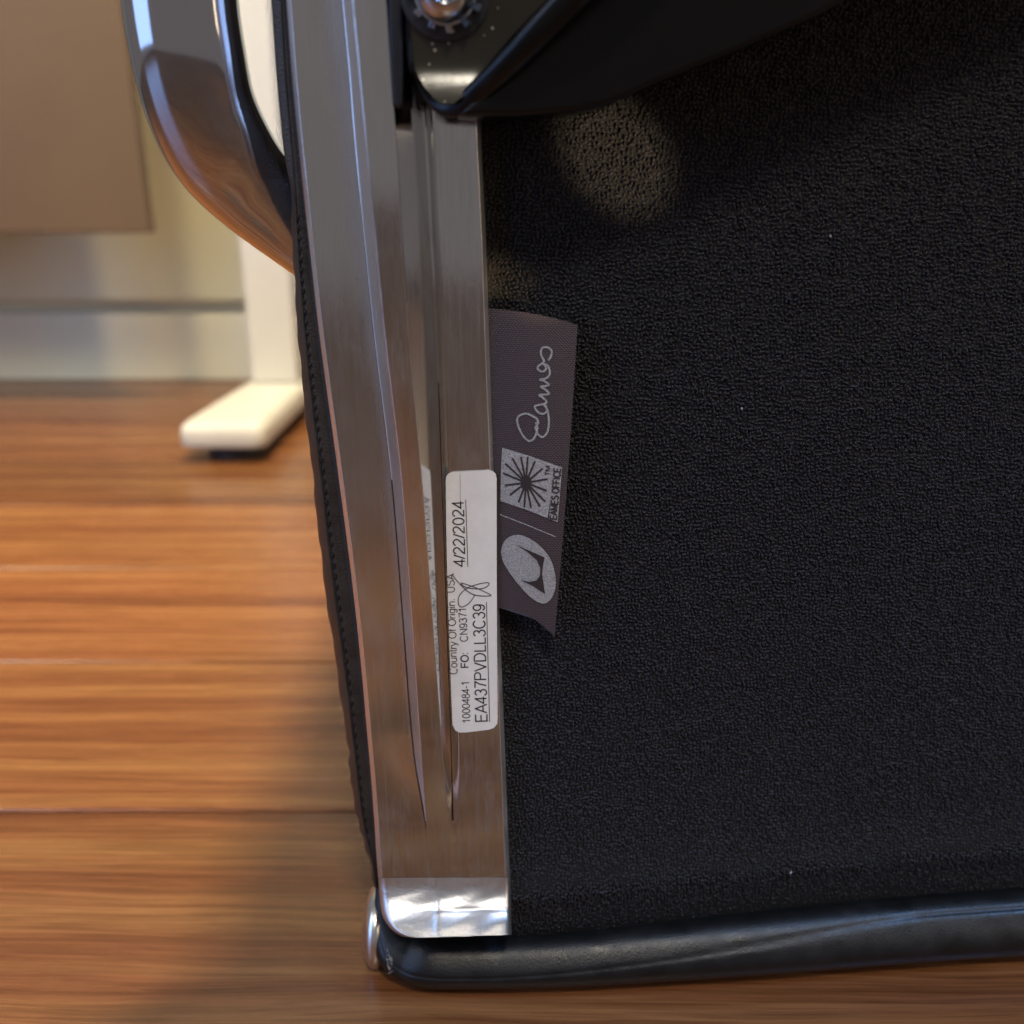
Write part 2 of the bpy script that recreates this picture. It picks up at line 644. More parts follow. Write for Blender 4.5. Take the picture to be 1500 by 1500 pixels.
# ---- side rail ------------------------------------------------------------
YS = [-520, -30, 100, 200, 350, 500, 700, 900, 1100, 1200, 1250, 1285]
T_L = [372, 417, 427, 436, 452, 469, 496, 521, 540, 548, 551, 554]
T_LF = [460, 500, 512, 520, 534.5, 550, 574, 590, 606, 622, 628, 630]
T_R1 = [474, 513, 525, 534.5, 549, 564, 587, 602, 616, 624, 629, 631]
T_R2 = [524, 564, 573, 580, 589, 600, 618, 633, 648, 656, 659, 660]
T_R3 = [568, 606, 616, 624, 632, 640, 647, 654, 661, 663, 666, 667]
T_R = [668, 700, 703, 705, 712, 717, 725, 732, 740, 743.5, 745.5, 747.5]
T_H = [0.013, 0.013, 0.013, 0.0125, 0.0115, 0.0100, 0.0075, 0.0050, 0.0022, 0.0, 0.0, 0.0]
FL = 0.0045
rings = []
ys = list(np.linspace(-520, -30, 8)) + list(np.linspace(-10, 1285, 110))
for y in ys:
    g = lambda T: float(catmull(YS, T, y))
    h = max(g(T_H), 0.0)
    # shallow dished grooves beside the rib near its foot
    dip = 0.0028 * max(0.0, min(1.0, (1206 - y) / 130.0))
    L, LF, R1, R2, R3, R = g(T_L), g(T_LF), g(T_R1), g(T_R2), g(T_R3), g(T_R)
    prof = [(L + 5, -0.0085), (L - 1.0, -0.0065), (L, 0.0018), (L + 6, FL), (LF, FL - 1.6 * dip), (R1, FL + h), (R2, FL + h),
            (R3, FL - 1.3 * dip), (R3 + 11, FL), (R - 6.5, FL), (R, FL - 0.0022), (R - 0.5, -0.004)]
    rad = [0, 6, 1.6, 1.6, 2.6, 3.0, 1.8, 3.0, 3.5, 1.6, 1.6, 0]
    prof = fillet(prof, rad, 4)
    rings.append([P(a, y, b) for a, b in prof])
v_, f_ = loft(rings)
rail = part(mesh_obj('side_rail', v_, f_, M_AL, angle=40))
rail.data.materials.append(M_EDGE)
nprof = len(rings[0]) - 1
# points per corner are 5; the chamfers lie between corner groups
edge_cols = set()
rib_cols = set(range(1 + 3 * 5, 1 + 5 * 5 + 1))
for c0, c1 in ((2, 3), (4, 5), (9, 10)):
    a0 = 1 + (c0 - 1) * 5 + 2
    a1 = 1 + (c1 - 1) * 5 + 2
    edge_cols.update(range(a0, a1))
rail.data.materials.append(M_MIRROR)
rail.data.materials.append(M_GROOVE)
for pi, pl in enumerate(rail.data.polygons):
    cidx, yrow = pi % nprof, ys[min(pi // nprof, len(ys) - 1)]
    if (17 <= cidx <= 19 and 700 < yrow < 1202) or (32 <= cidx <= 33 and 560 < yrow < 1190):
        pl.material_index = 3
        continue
    if 1 + 5 * 5 + 2 <= pi % nprof < 1 + 6 * 5 + 4:
        pl.material_index = 2
        continue
    if pi % nprof in edge_cols and not (pi % nprof in rib_cols and pi // nprof > 109):
        pl.material_index = 1

# ---- rail end: the rail bends out and ends in a rounded tongue --------------
rings = []
NB = 44
for i in range(NB + 1):
    t = i / NB
    y = 1285.6 + 86 * t
    # left edge rounds over towards the roll
    if t < 0.38:
        lx = 554.3 + 2.0 * t / 0.38
    else:
        q = (t - 0.38) / 0.62
        lx = 556.3 + 47 * (1 - math.sqrt(max(0, 1 - q * q)))
    rx = 747.6 + 1.6 * t
    off = FL + 0.0135 * t ** 1.7
    row = []
    for j in range(73):
        s = j / 72
        e = 0.0
        if s < 0.06:
            e = -0.002 * (1 - s / 0.06)**2
        if s > 0.965:
            e = -0.0022 * ((s - 0.965) / 0.035)**2
        e -= 0.00018 * math.exp(-((s - (640 - lx) / (rx - lx)) / 0.014)**2) * min(1, t * 4)
        e -= 0.00016 * math.exp(-((t - 0.55) / 0.035)**2) * (0.35 + 0.65 * (s > 0.40))
        e += 0.0004 * math.sin(s * 3.1 + 0.9) * t * (1 - 0.4 * t) + 0.00010 * math.sin(s * 11 + t * 13 + 4 * s * s) * min(1, t * 3)
        ym = y - 1.5 * math.sin(s * math.pi) * 0 - (4.5 * (s - 0.5)) * t
        row.append(P(lx + (rx - lx) * s, ym, off + e))
    rings.append(row)
front = rings
back = [[p - NRM * 0.0035 for p in r] for r in front]
allr = []
for f, b in zip(front, back):
    allr.append(f + b[::-1])
v_, f_ = loft(allr, closed=True, cap=True)
bend = part(mesh_obj('rail_end', v_, f_, M_ALW, angle=50))

# ---- leather pad behind the rail (its rolled, stitched edge shows at the left)
YO = [-520, -60, 120, 240, 400, 500, 600, 700, 800, 880, 1000, 1090, 1170, 1220, 1262, 1300]
T_O = [366, 404, 414, 424, 431, 438, 447, 459, 469, 479, 497, 509, 519, 529, 543, 549]
rings = []
for y in np.linspace(-520, 1300, 130):
    O = float(catmull(YO, T_O, y))
    L = float(catmull(YS, T_L, min(y, 1285)))
    wv = 0.8 * math.sin(y * 0.11) + 0.8 * math.sin(y * 0.047 + 1)
    if y > 1080:
        wv += 1.6 * math.sin(y * 0.19)
    W = max(L - O, 4)
    prof = [(L + 24, -0.0042), (L + 3, -0.0045), (L - 0.12 * W, -0.0058), (O + 0.52 * W, -0.0050), (O + 0.40 * W, -0.0057),
            (O + 0.28 * W, -0.0050), (O + wv, -0.0100), (O + wv - 1, -0.0170), (O + 6, -0.026), (L + 24, -0.030)]
    prof = fillet(prof, [0, 3, 2, 3, 1.2, 3, 14, 14, 8, 0], 3)
    rings.append([P(a, y, b) for a, b in prof])
v_, f_ = loft(rings)
pad = part(mesh_obj('leather_pad_edge', v_, f_, M_LEATHER_PAD, angle=60))

# stitches along the pad edge
sb = bmesh.new()
bmesh.ops.create_icosphere(sb, subdivisions=1, radius=1)
sme = bpy.data.meshes.new('stitch')
sb.to_mesh(sme)
sb.free()
sme.materials.append(M_STITCH)
sme.polygons.foreach_set('use_smooth', [True] * len(sme.polygons))
y = 318.0
while y < 1240:
    O = float(catmull(YO, T_O, y))
    L = float(catmull(YS, T_L, min(y, 1285)))
    W = max(L - O, 4)
    a = P(O + 0.40 * W, y - 5, -0.0050)
    b = P(O + 0.40 * W + 0.9, y + 5, -0.0050)
    st = bpy.data.objects.new('stitch', sme)
    col.objects.link(st)
    st.parent = pad
    d = (b - a)
    st.matrix_local = (Matrix.Translation((a + b) / 2) @ d.to_track_quat('Z', 'Y').to_matrix().to_4x4()
                       @ Matrix.Diagonal((0.00040, 0.00036, d.length * 0.5 * random.uniform(0.85, 1.1), 1)))
    y += 15.5

# leather cushion body behind the sling (gives the seat its thickness and its shadow)
rings = []
for y in (-900, -520, 0, 500, 1000, 1250, 1330):
    L = float(catmull(YS, T_L, min(y, 1285)))
    rings.append([P(L + 26, y, -0.006), P(L + 26, y, -0.034), P(2500, y, -0.034), P(2500, y, -0.006)])
v_, f_ = loft(rings, closed=True, cap=True)
part(mesh_obj('seat_cushion', v_, f_, M_LEATHER_PAD, angle=30))

# backrest: out of the picture above, it reaches away over the floor and shades it
bk = box_bm(-0.05, 0.47, 0.19, 0.80, 0.455, 0.49, 0.012, 3)
part(bm_obj('backrest', bk, M_LEATHER_PAD, angle=40))

# ---- sling fabric -----------------------------------------------------------


def fabric_off(px, py):
    """relief of the stretched sling: it dips beside the rail and folds over the lower roll"""
    crease = 1299 - (px - 860) * 0.0955
    roll_top = 1378 - max(px - 760, 0) * 0.105
    o = 0.0
    d = (py - crease) / max(roll_top - crease, 1)
    if d > -1.2:
        if d < 0:
            o += 0.0030 * (1 + d / 1.2)**2
        else:
            o += 0.0030 - 0.0052 * min(d, 1.2)**1.0
    o -= 0.0012 * math.exp(-((px - 735) / 28.0)**2)
    o += 0.0009 * math.sin(px * 0.006 + 1.0) * math.sin(py * 0.004)
    return o


gx = np.linspace(690, 2500, 130)
gy = np.linspace(-900, 1400, 150)
verts = [P(x, yy, fabric_off(x, yy) - 0.0006) for yy in gy for x in gx]
nx_ = len(gx)
faces = [(i * nx_ + j, i * nx_ + j + 1, (i + 1) * nx_ + j + 1, (i + 1) * nx_ + j)
         for i in range(len(gy) - 1) for j in range(nx_ - 1)]
sling = part(mesh_obj('sling_fabric', verts, faces, M_FABRIC_BASE, angle=80))

# woven nubs of the crepe weave, real relief on the sling
PITCH_N = 0.00118
ex, ey, ez = np.array(TX), np.array(TY), np.array(NRM)
o0 = np.array(P(700, 700, 0))
ring_dirs = 7
base_v = []
for k in range(ring_dirs):
    a = 2 * math.pi * k / ring_dirs
    base_v.append((math.cos(a), math.sin(a), 0.0))
for k in range(ring_dirs):
    a = 2 * math.pi * (k + 0.5) / ring_dirs
    base_v.append((0.68 * math.cos(a), 0.68 * math.sin(a), 0.72))
base_v.append((0, 0, 1.0))
base_v = np.array(base_v)
bf = []
for k in range(ring_dirs):
    k2 = (k + 1) % ring_dirs
    bf.append((k, k2, ring_dirs + k))
    bf.append((k2, ring_dirs + k2, ring_dirs + k))
    bf.append((ring_dirs + k, ring_dirs + k2, 2 * ring_dirs))
bf = np.array(bf)
# corners in plane coordinates


def plane_ij(px, py):
    q = np.array(P(px, py, 0)) - o0
    return q @ ex / PITCH_N, q @ ey / PITCH_N


cs = [plane_ij(a, b) for a, b in ((690, -40), (1560, -40), (690, 1420), (1560, 1420))]
i0, i1 = int(min(c[0] for c in cs)) - 1, int(max(c[0] for c in cs)) + 1
j0, j1 = int(min(c[1] for c in cs)) - 1, int(max(c[1] for c in cs)) + 1
allv = []
cR, cU, cF, cC = np.array(R_AX), np.array(U_AX), np.array(F_AX), np.array(CAM)
for i in range(i0, i1):
    for j in range(j0, j1):
        x = i + rng.normal(0, 0.17) + 0.25 * math.sin(j * 0.9)
        yy = j + rng.normal(0, 0.17) + 0.25 * math.sin(i * 0.8 + 1)
        p = o0 + ex * x * PITCH_N + ey * yy * PITCH_N
        r = p - cC
        zz = r @ cF
        px = 750 + F_PX * (r @ cR) / zz
        py = 750 - F_PX * (r @ cU) / zz
        if px < 694 or px > 1560 or py < -40:
            continue
        if py > 1386 - max(px - 760, 0) * 0.105:
            continue
        o = fabric_off(px, py)
        horiz = (i + j + (1 if rng.random() < 0.22 else 0)) % 2
        ang = (0 if horiz else math.pi / 2) + rng.normal(0, 0.42)
        ca, sa = math.cos(ang), math.sin(ang)
        la = PITCH_N * rng.uniform(0.50, 0.86)
        lb = PITCH_N * rng.uniform(0.27, 0.42)
        lh = PITCH_N * rng.uniform(0.22, 0.95)
        ax = (ex * ca + ey * sa) * la
        ay = (-ex * sa + ey * ca) * lb
        c = p + ez * (o - 0.0007)
        allv.append(c + base_v[:, :1] * ax + base_v[:, 1:2] * ay + base_v[:, 2:3] * (ez * (lh + 0.0001)))
nn = len(allv)
V = np.concatenate(allv).astype(np.float32)
Fc = (bf[None, :, :] + (np.arange(nn) * len(base_v))[:, None, None]).reshape(-1, 3).astype(np.int32)
me = bpy.data.meshes.new('weave')
me.vertices.add(len(V))
me.vertices.foreach_set('co', V.ravel())
me.loops.add(Fc.size)
me.loops.foreach_set('vertex_index', Fc.ravel())
me.polygons.add(len(Fc))
me.polygons.foreach_set('loop_start', np.arange(0, Fc.size, 3, dtype=np.int32))
me.polygons.foreach_set('loop_total', np.full(len(Fc), 3, dtype=np.int32))
me.polygons.foreach_set('use_smooth', np.ones(len(Fc), dtype=bool))
me.update(calc_edges=True)
me.materials.append(M_FABRIC)
weave = bpy.data.objects.new('weave', me)
col.objects.link(weave)
weave.parent = sling
weave['kind'] = 'stuff'
print('nubs', nn)

# ---- lower roll: leather-covered tube resting on the floor -------------------


def floor_rest(px, py, rpx):
    """point whose height over the floor equals its own radius rpx (in picture units)"""
    v = (py - 750) / F_PX
    k = math.sin(PITCH) + v * math.cos(PITCH)
    z = CAM_H / (k + rpx / F_PX)
    return PZ(px, py, z), rpx / F_PX * z


path = [(2500, 1272, 50), (2000, 1311, 48), (1560, 1345, 46), (1312, 1363, 45), (1086, 1384, 42), (860, 1404, 37), (760, 1409.5, 35),
        (680, 1410, 35), (630, 1408, 36), (603, 1401, 35)]
# turn up at the corner, following the rounded tongue
cen = []
for (a, b, r) in path:
    c, rr = floor_rest(a, b, r)
    cen.append((np.array(c), rr))
zc = None
c_last = Vector(cen[-1][0])
zc = (c_last - CAM).dot(F_AX)
for (a, b, r, dz) in [(583, 1388, 33, 0.001), (572, 1368, 26, 0.002), (566, 1345, 19, 0.003), (564, 1320, 15, 0.004), (563, 1296, 12, 0.005), (562, 1272, 10, 0.006)]:
    z = zc + dz
    cen.append((np.array(PZ(a, b, z)), r / F_PX * z))
pts = smooth_line([np.append(c, r) for c, r in cen], 8)
rings = []
NS = 120
for i, q in enumerate(pts):
    c = Vector(q[:3])
    r = q[3]
    d = Vector(pts[min(i + 1, len(pts) - 1)][:3]) - Vector(pts[max(i - 1, 0)][:3])
    d.normalize()
    vw = Vector((0, -0.72, 0.69))
    n1 = (vw - d * vw.dot(d)).normalized()
    n2 = d.cross(n1).normalized()
    ring = []
    for k in range(NS):
        a = 2 * math.pi * k / NS
        rr = r
        # seam groove along the face of the roll
        sgn = (math.degrees(a) + 180) % 360 - 180
        sa0 = max(-30, min(18, -27 + 42 * c.x / 0.135))
        g = math.exp(-((sgn - sa0) / 3.2)**2)
        rr -= r * 0.03 * g
        if sgn < sa0:
            rr += r * 0.008 * math.exp(-((sgn - sa0 + 8) / 8)**2)
        ca_, sa_ = math.cos(a), math.sin(a)
        ring.append(c + n1 * (rr * math.copysign(abs(ca_)**0.78, ca_)) + n2 * (rr * math.copysign(abs(sa_)**0.78, sa_)))
    rings.append(ring)
v_, f_ = loft(rings, closed=True, cap=True)
roll = part(mesh_obj('front_edge_roll', v_, f_, M_LEATHER, angle=60))

# pale scuff fibres on the corner
def tube(name, pts, r, mat, parent=None, seg=6):
    rings = []
    for i, p in enumerate(pts):
        p = Vector(p)
        d = (Vector(pts[min(i + 1, len(pts) - 1)]) - Vector(pts[max(i - 1, 0)])).normalized()
        n1 = d.orthogonal().normalized()
        n2 = d.cross(n1)
        rings.append([p + (n1 * math.cos(2 * math.pi * k / seg) + n2 * math.sin(2 * math.pi * k / seg)) * r for k in range(seg)])
    v_, f_ = loft(rings, closed=True, cap=True)
    return v_, f_


def merged(name, lst, mat, parent=None):
    V, Fa = [], []
    for v_, f_ in lst:
        b = len(V)
        V += list(v_)
        Fa += [tuple(i + b for i in f) for f in f_]
    o = mesh_obj(name, V, Fa, mat, angle=60)
    o.parent = parent
    return o


# ---- domed metal end button --------------------------------------------------
bc = PZ(547, 1357, 0.346)
ax = (Vector((-1, -0.06, 0.03))).normalized()
u1 = ax.orthogonal().normalized()
u2 = ax.cross(u1)
rings = []
for (r, h) in [(0.0115, -0.004), (0.0137, -0.003), (0.0142, -0.0015), (0.0140, 0.0), (0.0128, 0.0014), (0.0100, 0.0026), (0.0060, 0.0034), (0.0018, 0.0037)]:
    rings.append([bc + ax * h + (u1 * math.cos(2 * math.pi * k / 40) + u2 * math.sin(2 * math.pi * k / 40)) * r for k in range(40)])
v_, f_ = loft(rings, closed=True, cap=True)
part(mesh_obj('end_button', v_, f_, simple('bright_end_cap_metal', (0.85, 0.85, 0.84), 0.28, 1.0), angle=60))

# ---- armrest -----------------------------------------------------------------
arm = [(258, -420, 88, 0.235), (256, -200, 88, 0.238), (258, -90, 87, 0.242), (264, 0, 84, 0.246), (276, 80, 83, 0.251), (294, 155, 80, 0.257),
       (326, 222, 77, 0.264), (372, 278, 68, 0.272), (430, 331, 59, 0.280), (500, 386, 54, 0.287), (560, 430, 52, 0.293)]
pts = smooth_line([np.append(np.array(PZ(a, b, z)), r / F_PX * z) for a, b, r, z in arm], 8)
rings = []
for i, q in enumerate(pts):
    c = Vector(q[:3])
    d = (Vector(pts[min(i + 1, len(pts) - 1)][:3]) - Vector(pts[max(i - 1, 0)][:3])).normalized()
    view = (CAM - c).normalized()
    n1 = (NRM - d * NRM.dot(d)).normalized()
    n2 = d.cross(n1).normalized()
    ring = []
    for k in range(44):
        a = 2 * math.pi * k / 44
        ca, sa = math.cos(a), math.sin(a)
        e = 2 / 2.15
        x = math.copysign(abs(ca)**e, ca) * q[3] * 0.74
        yy = math.copysign(abs(sa)**e, sa) * q[3]
        ring.append(c + n1 * x + n2 * yy)
    rings.append(ring)
v_, f_ = loft(rings, closed=True, cap=True)
part(mesh_obj('armrest', v_, f_, M_CHROME, angle=60))

# ---- rear lip of the rail seen beside it at the top --------------------------
rings = []
for y in np.linspace(-520, 316, 40):
    x0 = float(catmull([-520, 0, 100, 200, 250, 290, 316], [350, 397, 404, 413, 420, 431, 447], y))
    L = float(catmull(YS, T_L, y))
    prof = fillet([(L + 6, -0.0052), (x0 + 0.5 * (L - x0), -0.0060), (x0, -0.0072), (x0 + 3, -0.018), (L + 6, -0.02)], [0, 8, 5, 6, 0], 5)
    rings.append([P(a, y, b) for a, b in prof])
v_, f_ = loft(rings)
part(mesh_obj('leather_lip', v_, f_, M_LEATHER_PAD, angle=60))

# ---- black seat support bracket -----------------------------------------------
BO = 0.0215


def poly_prism(name, outline, off_front, off_back, mat, bev=0.0008, offs=None, k=1):
    """outline: list of (px,py); faces proud of the seat plane"""
    pts = outline
    bm = bmesh.new()
    fv = [bm.verts.new(P(a, b, (off_front if offs is None else offs[i]))) for i, (a, b) in enumerate(pts)]
    th = (off_front - off_back)
    bv = [bm.verts.new(v.co - NRM * th) for v in fv]
    bm.faces.new(fv)
    bm.faces.new(bv[::-1])
    n = len(fv)
    for i in range(n):
        bm.faces.new((fv[i], bv[i], bv[(i + 1) % n], fv[(i + 1) % n]))
    bmesh.ops.recalc_face_normals(bm, faces=bm.faces)
    if bev:
        bmesh.ops.bevel(bm, geom=[e for e in bm.edges if e.calc_face_angle(0) > 0.6], offset=bev, segments=3, profile=0.6, affect='EDGES')
    o = bm_obj(name, bm, mat, smooth=True, angle=40)
    return o


# plate against the rail, its foot bent back
rows = [(-420, 585, 1150), (-60, 598, 860), (0, 600, 800), (50, 602, 752), (85, 605, 722), (104, 609, 706), (118, 616, 695), (130, 624, 686), (142, 634, 676), (152, 646, 664)]
rings_f = []
for (y, xa, xb) in rows:
    if y <= 85:
        off = BO
    else:
        off = BO + 0.0050 * ((y - 85) / 67)**1.5
    rings_f.append([P(xa + (xb - xa) * s, y, off) for s in np.linspace(0, 1, 9)])
rr = [f + [p - NRM * 0.003 for p in f][::-1] for f in rings_f]
v_, f_ = loft(rr, closed=True, cap=True)


def mat_bracket():
    t = NT('speckled_black_bracket_paint')
    vo = t.n('ShaderNodeTexVoronoi')
    vo.inputs['Scale'].default_value = 420
    t.l(t.obj(), vo.inputs['Vector'])
    sp = t.math('LESS_THAN', vo.outputs['Distance'], v=0.14)
    gate = t.math('GREATER_THAN', t.noise(t.obj(), 120, 2), v=0.50)
    sp = t.math('MULTIPLY', sp, gate)
    t.l(t.mix(sp, (0.022, 0.019, 0.011), (0.45, 0.40, 0.28)), t.b.inputs['Base Color'])
    t.b.inputs['Roughness'].default_value = 0.2
    t.l(t.bump(t.noise(t.obj(), 400, 3), 0.08, 0.0005), t.b.inputs['Normal'])
    return t.m


M_BRK = mat_bracket()
plate = part(mesh_obj('support_plate', v_, f_, M_BRK, angle=50))

# raised flange along the plate's right and lower border, swept tube-like lip
lip = [(603, 60, 4, .020), (607, 95, 5, .020), (616, 122, 6, .019), (632, 146, 9, .019), (655, 158, 13, .020), (682, 150, 16, .022), (708, 128, 18, .024),
       (742, 96, 20, .027), (785, 52, 22, .030), (835, 0, 24, .032), (900, -70, 28, .034), (1200, -380, 32, .036)]
pts = smooth_line([np.append(np.array(P(a, b, o)), r / F_PX * ((P(a, b, o) - CAM).dot(F_AX))) for a, b, r, o in lip], 6)
rings = []
for i, q in enumerate(pts):
    c = Vector(q[:3])
    d = (Vector(pts[min(i + 1, len(pts) - 1)][:3]) - Vector(pts[max(i - 1, 0)][:3])).normalized()
    n1 = (NRM - d * NRM.dot(d)).normalized()
    n2 = d.cross(n1).normalized()
    ring = []
    for k in range(28):
        a = 2 * math.pi * k / 28
        ca, sa = math.cos(a), math.sin(a)
        e = 2 / 3.2
        ring.append(c + n1 * (math.copysign(abs(ca)**e, ca) * q[3] * 1.1) + n2 * (math.copysign(abs(sa)**e, sa) * q[3]))
    rings.append(ring)
v_, f_ = loft(rings, closed=True, cap=True)
part(mesh_obj('support_flange', v_, f_, M_BLACKPAINT, angle=60))

# the arm of the support running off to the upper right
arm_out = [(668, 168), (700, 171), (760, 171), (840, 165), (892, 154), (960, 124), (1080, 76), (1200, 24), (1236, 4), (1340, -60), (2300, -520), (2300, -900),
           (1300, -420), (1000, -140), (860, -20), (790, 62), (730, 118)]
part(poly_prism('support_arm', arm_out, 0.026, 0.006, M_BLACKPAINT, 0.0016))

# narrow blue-black spacer between rail rib and bracket
sp = [(569, -420), (570, 0), (572, 100), (576, 148), (579, 156), (585, 157), (590, 150), (591, 100), (590, 0), (589, -420)]
part(poly_prism('spacer_strip', sp, 0.0185, 0.010, M_STRIP, 0.0005))
sp = [(592, -420), (592, 0), (593, 60), (598, 96), (602, 110), (605, 100), (606, 0), (606, -420)]
part(poly_prism('spacer_strip', sp, 0.0175, 0.008, M_RUBBER, 0.0004))
sp = [(606, 96), (610, 145), (614, 156), (619, 156), (621, 148), (620, 96)]
part(poly_prism('spacer_strip', sp, 0.0120, 0.006, M_STRIP, 0.0004))

# ---- bolt with toothed washer ---------------------------------------------------
bcn = P(652, -12, BO + 0.0006)
mm = 1.0 / (F_PX / ((bcn - CAM).dot(F_AX)))      # metres per picture unit here


def lathe_obj(name, rings_rh, mat, seg=40, hexa=None, centre=bcn):
    rings = []
    for (r, h) in rings_rh:
        rings.append([centre + NRM * h + (TX * math.cos(2 * math.pi * k / seg) + TY * math.sin(2 * math.pi * k / seg)) * r for k in range(seg)])
    v_, f_ = loft(rings, closed=True, cap=True)
    return mesh_obj(name, v_, f_, mat, angle=35)


part(lathe_obj('bolt_shadow_disc', [(66 * mm, -0.0004), (66 * mm, 0.0002), (64 * mm, 0.0004), (1 * mm, 0.0004)], M_RUBBER))  # black disc standing in for the shadow round the bolt
M_ZINC = simple('blue_zinc_steel', (0.66, 0.70, 0.76), 0.20, 1.0, noise_amt=0.25, scale=500, bump=0.1)
washer = part(lathe_obj('toothed_washer', [(44 * mm, 0.0004), (46 * mm, 0.0010), (40 * mm, 0.0012), (8 * mm, 0.0012)], M_ZINC))
for k in range(12):
    a = 2 * math.pi * (k + 0.25) / 12
    d = TX * math.cos(a) + TY * math.sin(a)
    s = d.cross(NRM)
    bm = bmesh.new()
    bmesh.ops.create_cube(bm, size=1)
    for v in bm.verts:
        q = v.co
        tw = 0.30 * q.y
        v.co = bcn + d * ((50 + 9 * q.x) * mm) + s * (9 * mm * q.y) + NRM * (0.0012 + 0.0009 * q.z + 0.0012 * q.y)
    bmesh.ops.bevel(bm, geom=list(bm.edges), offset=0.00025, segments=2, affect='EDGES')
    t_ = bm_obj('washer_tooth', bm, M_ZINC)
    t_.parent = washer
bolt = part(lathe_obj('bolt_head', [(43 * mm, 0.0012), (42 * mm, 0.0020), (37 * mm, 0.0034), (28 * mm, 0.0044), (20 * mm, 0.0048), (19 * mm, 0.0046),
                                    (17 * mm, 0.0040), (14 * mm, 0.0036), (1 * mm, 0.0036)], M_ZINC))

# ---- printed and drawn marks ------------------------------------------------------


def arc(cx, cy, rx, ry, a0, a1, n=12):
    return [(cx + rx * math.cos(math.radians(a0 + (a1 - a0) * k / n)), cy + ry * math.sin(math.radians(a0 + (a1 - a0) * k / n))) for k in range(n + 1)]


# plain sans-serif letters drawn as strokes, cap height 1: (advance, [strokes])
GL = {
    'E': (.93, [[(.82, 0), (.13, 0), (.13, 1), (.80, 1)], [(.13, .52), (.76, .52)]]),
    'F': (.85, [[(.13, 0), (.13, 1), (.76, 1)], [(.13, .52), (.68, .52)]]),
    'A': (.93, [[(.04, 0), (.46, 1), (.88, 0)], [(.19, .33), (.73, .33)]]),
    'P': (.93, [[(.13, 0), (.13, 1), (.52, 1)] + arc(.55, .745, .26, .255, 80, -90) + [(.13, .49)]]),
    'V': (.93, [[(.04, 1), (.46, 0), (.88, 1)]]),
    'D': (1.0, [[(.13, 0), (.13, 1), (.45, 1)] + arc(.45, .5, .42, .5, 80, -80, 16) + [(.45, 0), (.13, 0)]]),
    'L': (.78, [[(.13, 1), (.13, 0), (.72, 0)]]),
    'C': (1.0, [arc(.51, .5, .41, .52, 42, 318, 20)]),
    'O': (1.08, [arc(.54, .5, .45, .52, 0, 360, 24)]),
    'N': (1.0, [[(.14, 0), (.14, 1), (.86, 0), (.86, 1)]]),
    'U': (1.0, [[(.14, 1), (.14, .38)] + arc(.5, .38, .36, .40, 180, 360, 14) + [(.86, 1)]]),
    'S': (.93, [arc(.46, .75, .31, .26, 25, 200, 10) + arc(.46, .27, .36, .28, 60, -155, 12)]),
    'M': (1.16, [[(.13, 0), (.13, 1), (.58, .12), (1.03, 1), (1.03, 0)]]),
    'T': (.85, [[(.05, 1), (.80, 1)], [(.425, 1), (.425, 0)]]),
    'I': (.39, [[(.195, 0), (.195, 1)]]),
    'o': (.78, [arc(.39, .36, .31, .38, 0, 360, 18)]),
    'n': (.78, [[(.12, 0), (.12, .73)], [(.12, .45)] + arc(.39, .43, .25, .30, 150, 0, 9) + [(.64, 0)]]),
    'u': (.78, [[(.12, .73), (.12, .27)] + arc(.38, .27, .26, .28, 180, 350, 9), [(.65, .73), (.65, 0)]]),
    't': (.39, [[(.17, .95), (.17, .14), (.24, .01), (.34, .01)], [(.02, .70), (.33, .70)]]),
    'r': (.46, [[(.12, 0), (.12, .73)], [(.12, .42), (.2, .65), (.42, .70)]]),
    'y': (.70, [[(.03, .73), (.35, .03)], [(.66, .73), (.35, .0), (.24, -.24), (.08, -.27)]]),
    'f': (.39, [[(.17, 0), (.17, .82), (.24, .99), (.38, 1.0)], [(.02, .70), (.34, .70)]]),
    'i': (.31, [[(.15, 0), (.15, .73)], [(.15, .90), (.15, 1.01)]]),
    'g': (.78, [arc(.37, .37, .28, .36, 0, 360, 16), [(.65, .73), (.65, -.05)] + arc(.38, -.05, .27, .24, 0, -155, 8)]),
    '0': (.78, [arc(.39, .5, .30, .50, 0, 360, 20)]),
    '1': (.78, [[(.16, .76), (.34, .86), (.46, 1), (.46, 0)]]),
    '2': (.78, [arc(.37, .72, .28, .28, 165, -20, 10) + [(.52, .45), (.22, .2), (.08, .01), (.68, .01)]]),
    '3': (.78, [arc(.36, .755, .26, .245, 160, -90, 12), arc(.37, .255, .30, .27, 85, -165, 12)]),
    '4': (.78, [[(.54, 0), (.54, 1), (.06, .27), (.73, .27)]]),
    '7': (.78, [[(.07, .99), (.70, .99), (.45, .58), (.29, 0)]]),
    '8': (.78, [arc(.39, .765, .24, .235, 0, 360, 16), arc(.39, .265, .29, .275, 0, 360, 16)]),
    '9': (.78, [arc(.38, .66, .28, .33, 0, 360, 18), [(.66, .66), (.66, .45)] + arc(.36, .33, .29, .33, 20, -150, 9)]),
    '/': (.39, [[(.01, 0), (.37, 1)]]),
    '-': (.46, [[(.06, .36), (.40, .36)]]),
    ':': (.39, [[(.19, 0), (.19, .13)], [(.19, .60), (.19, .73)]]),
    '.': (.39, [[(.19, 0), (.19, .12)]]),
    ' ': (.39, []),
}


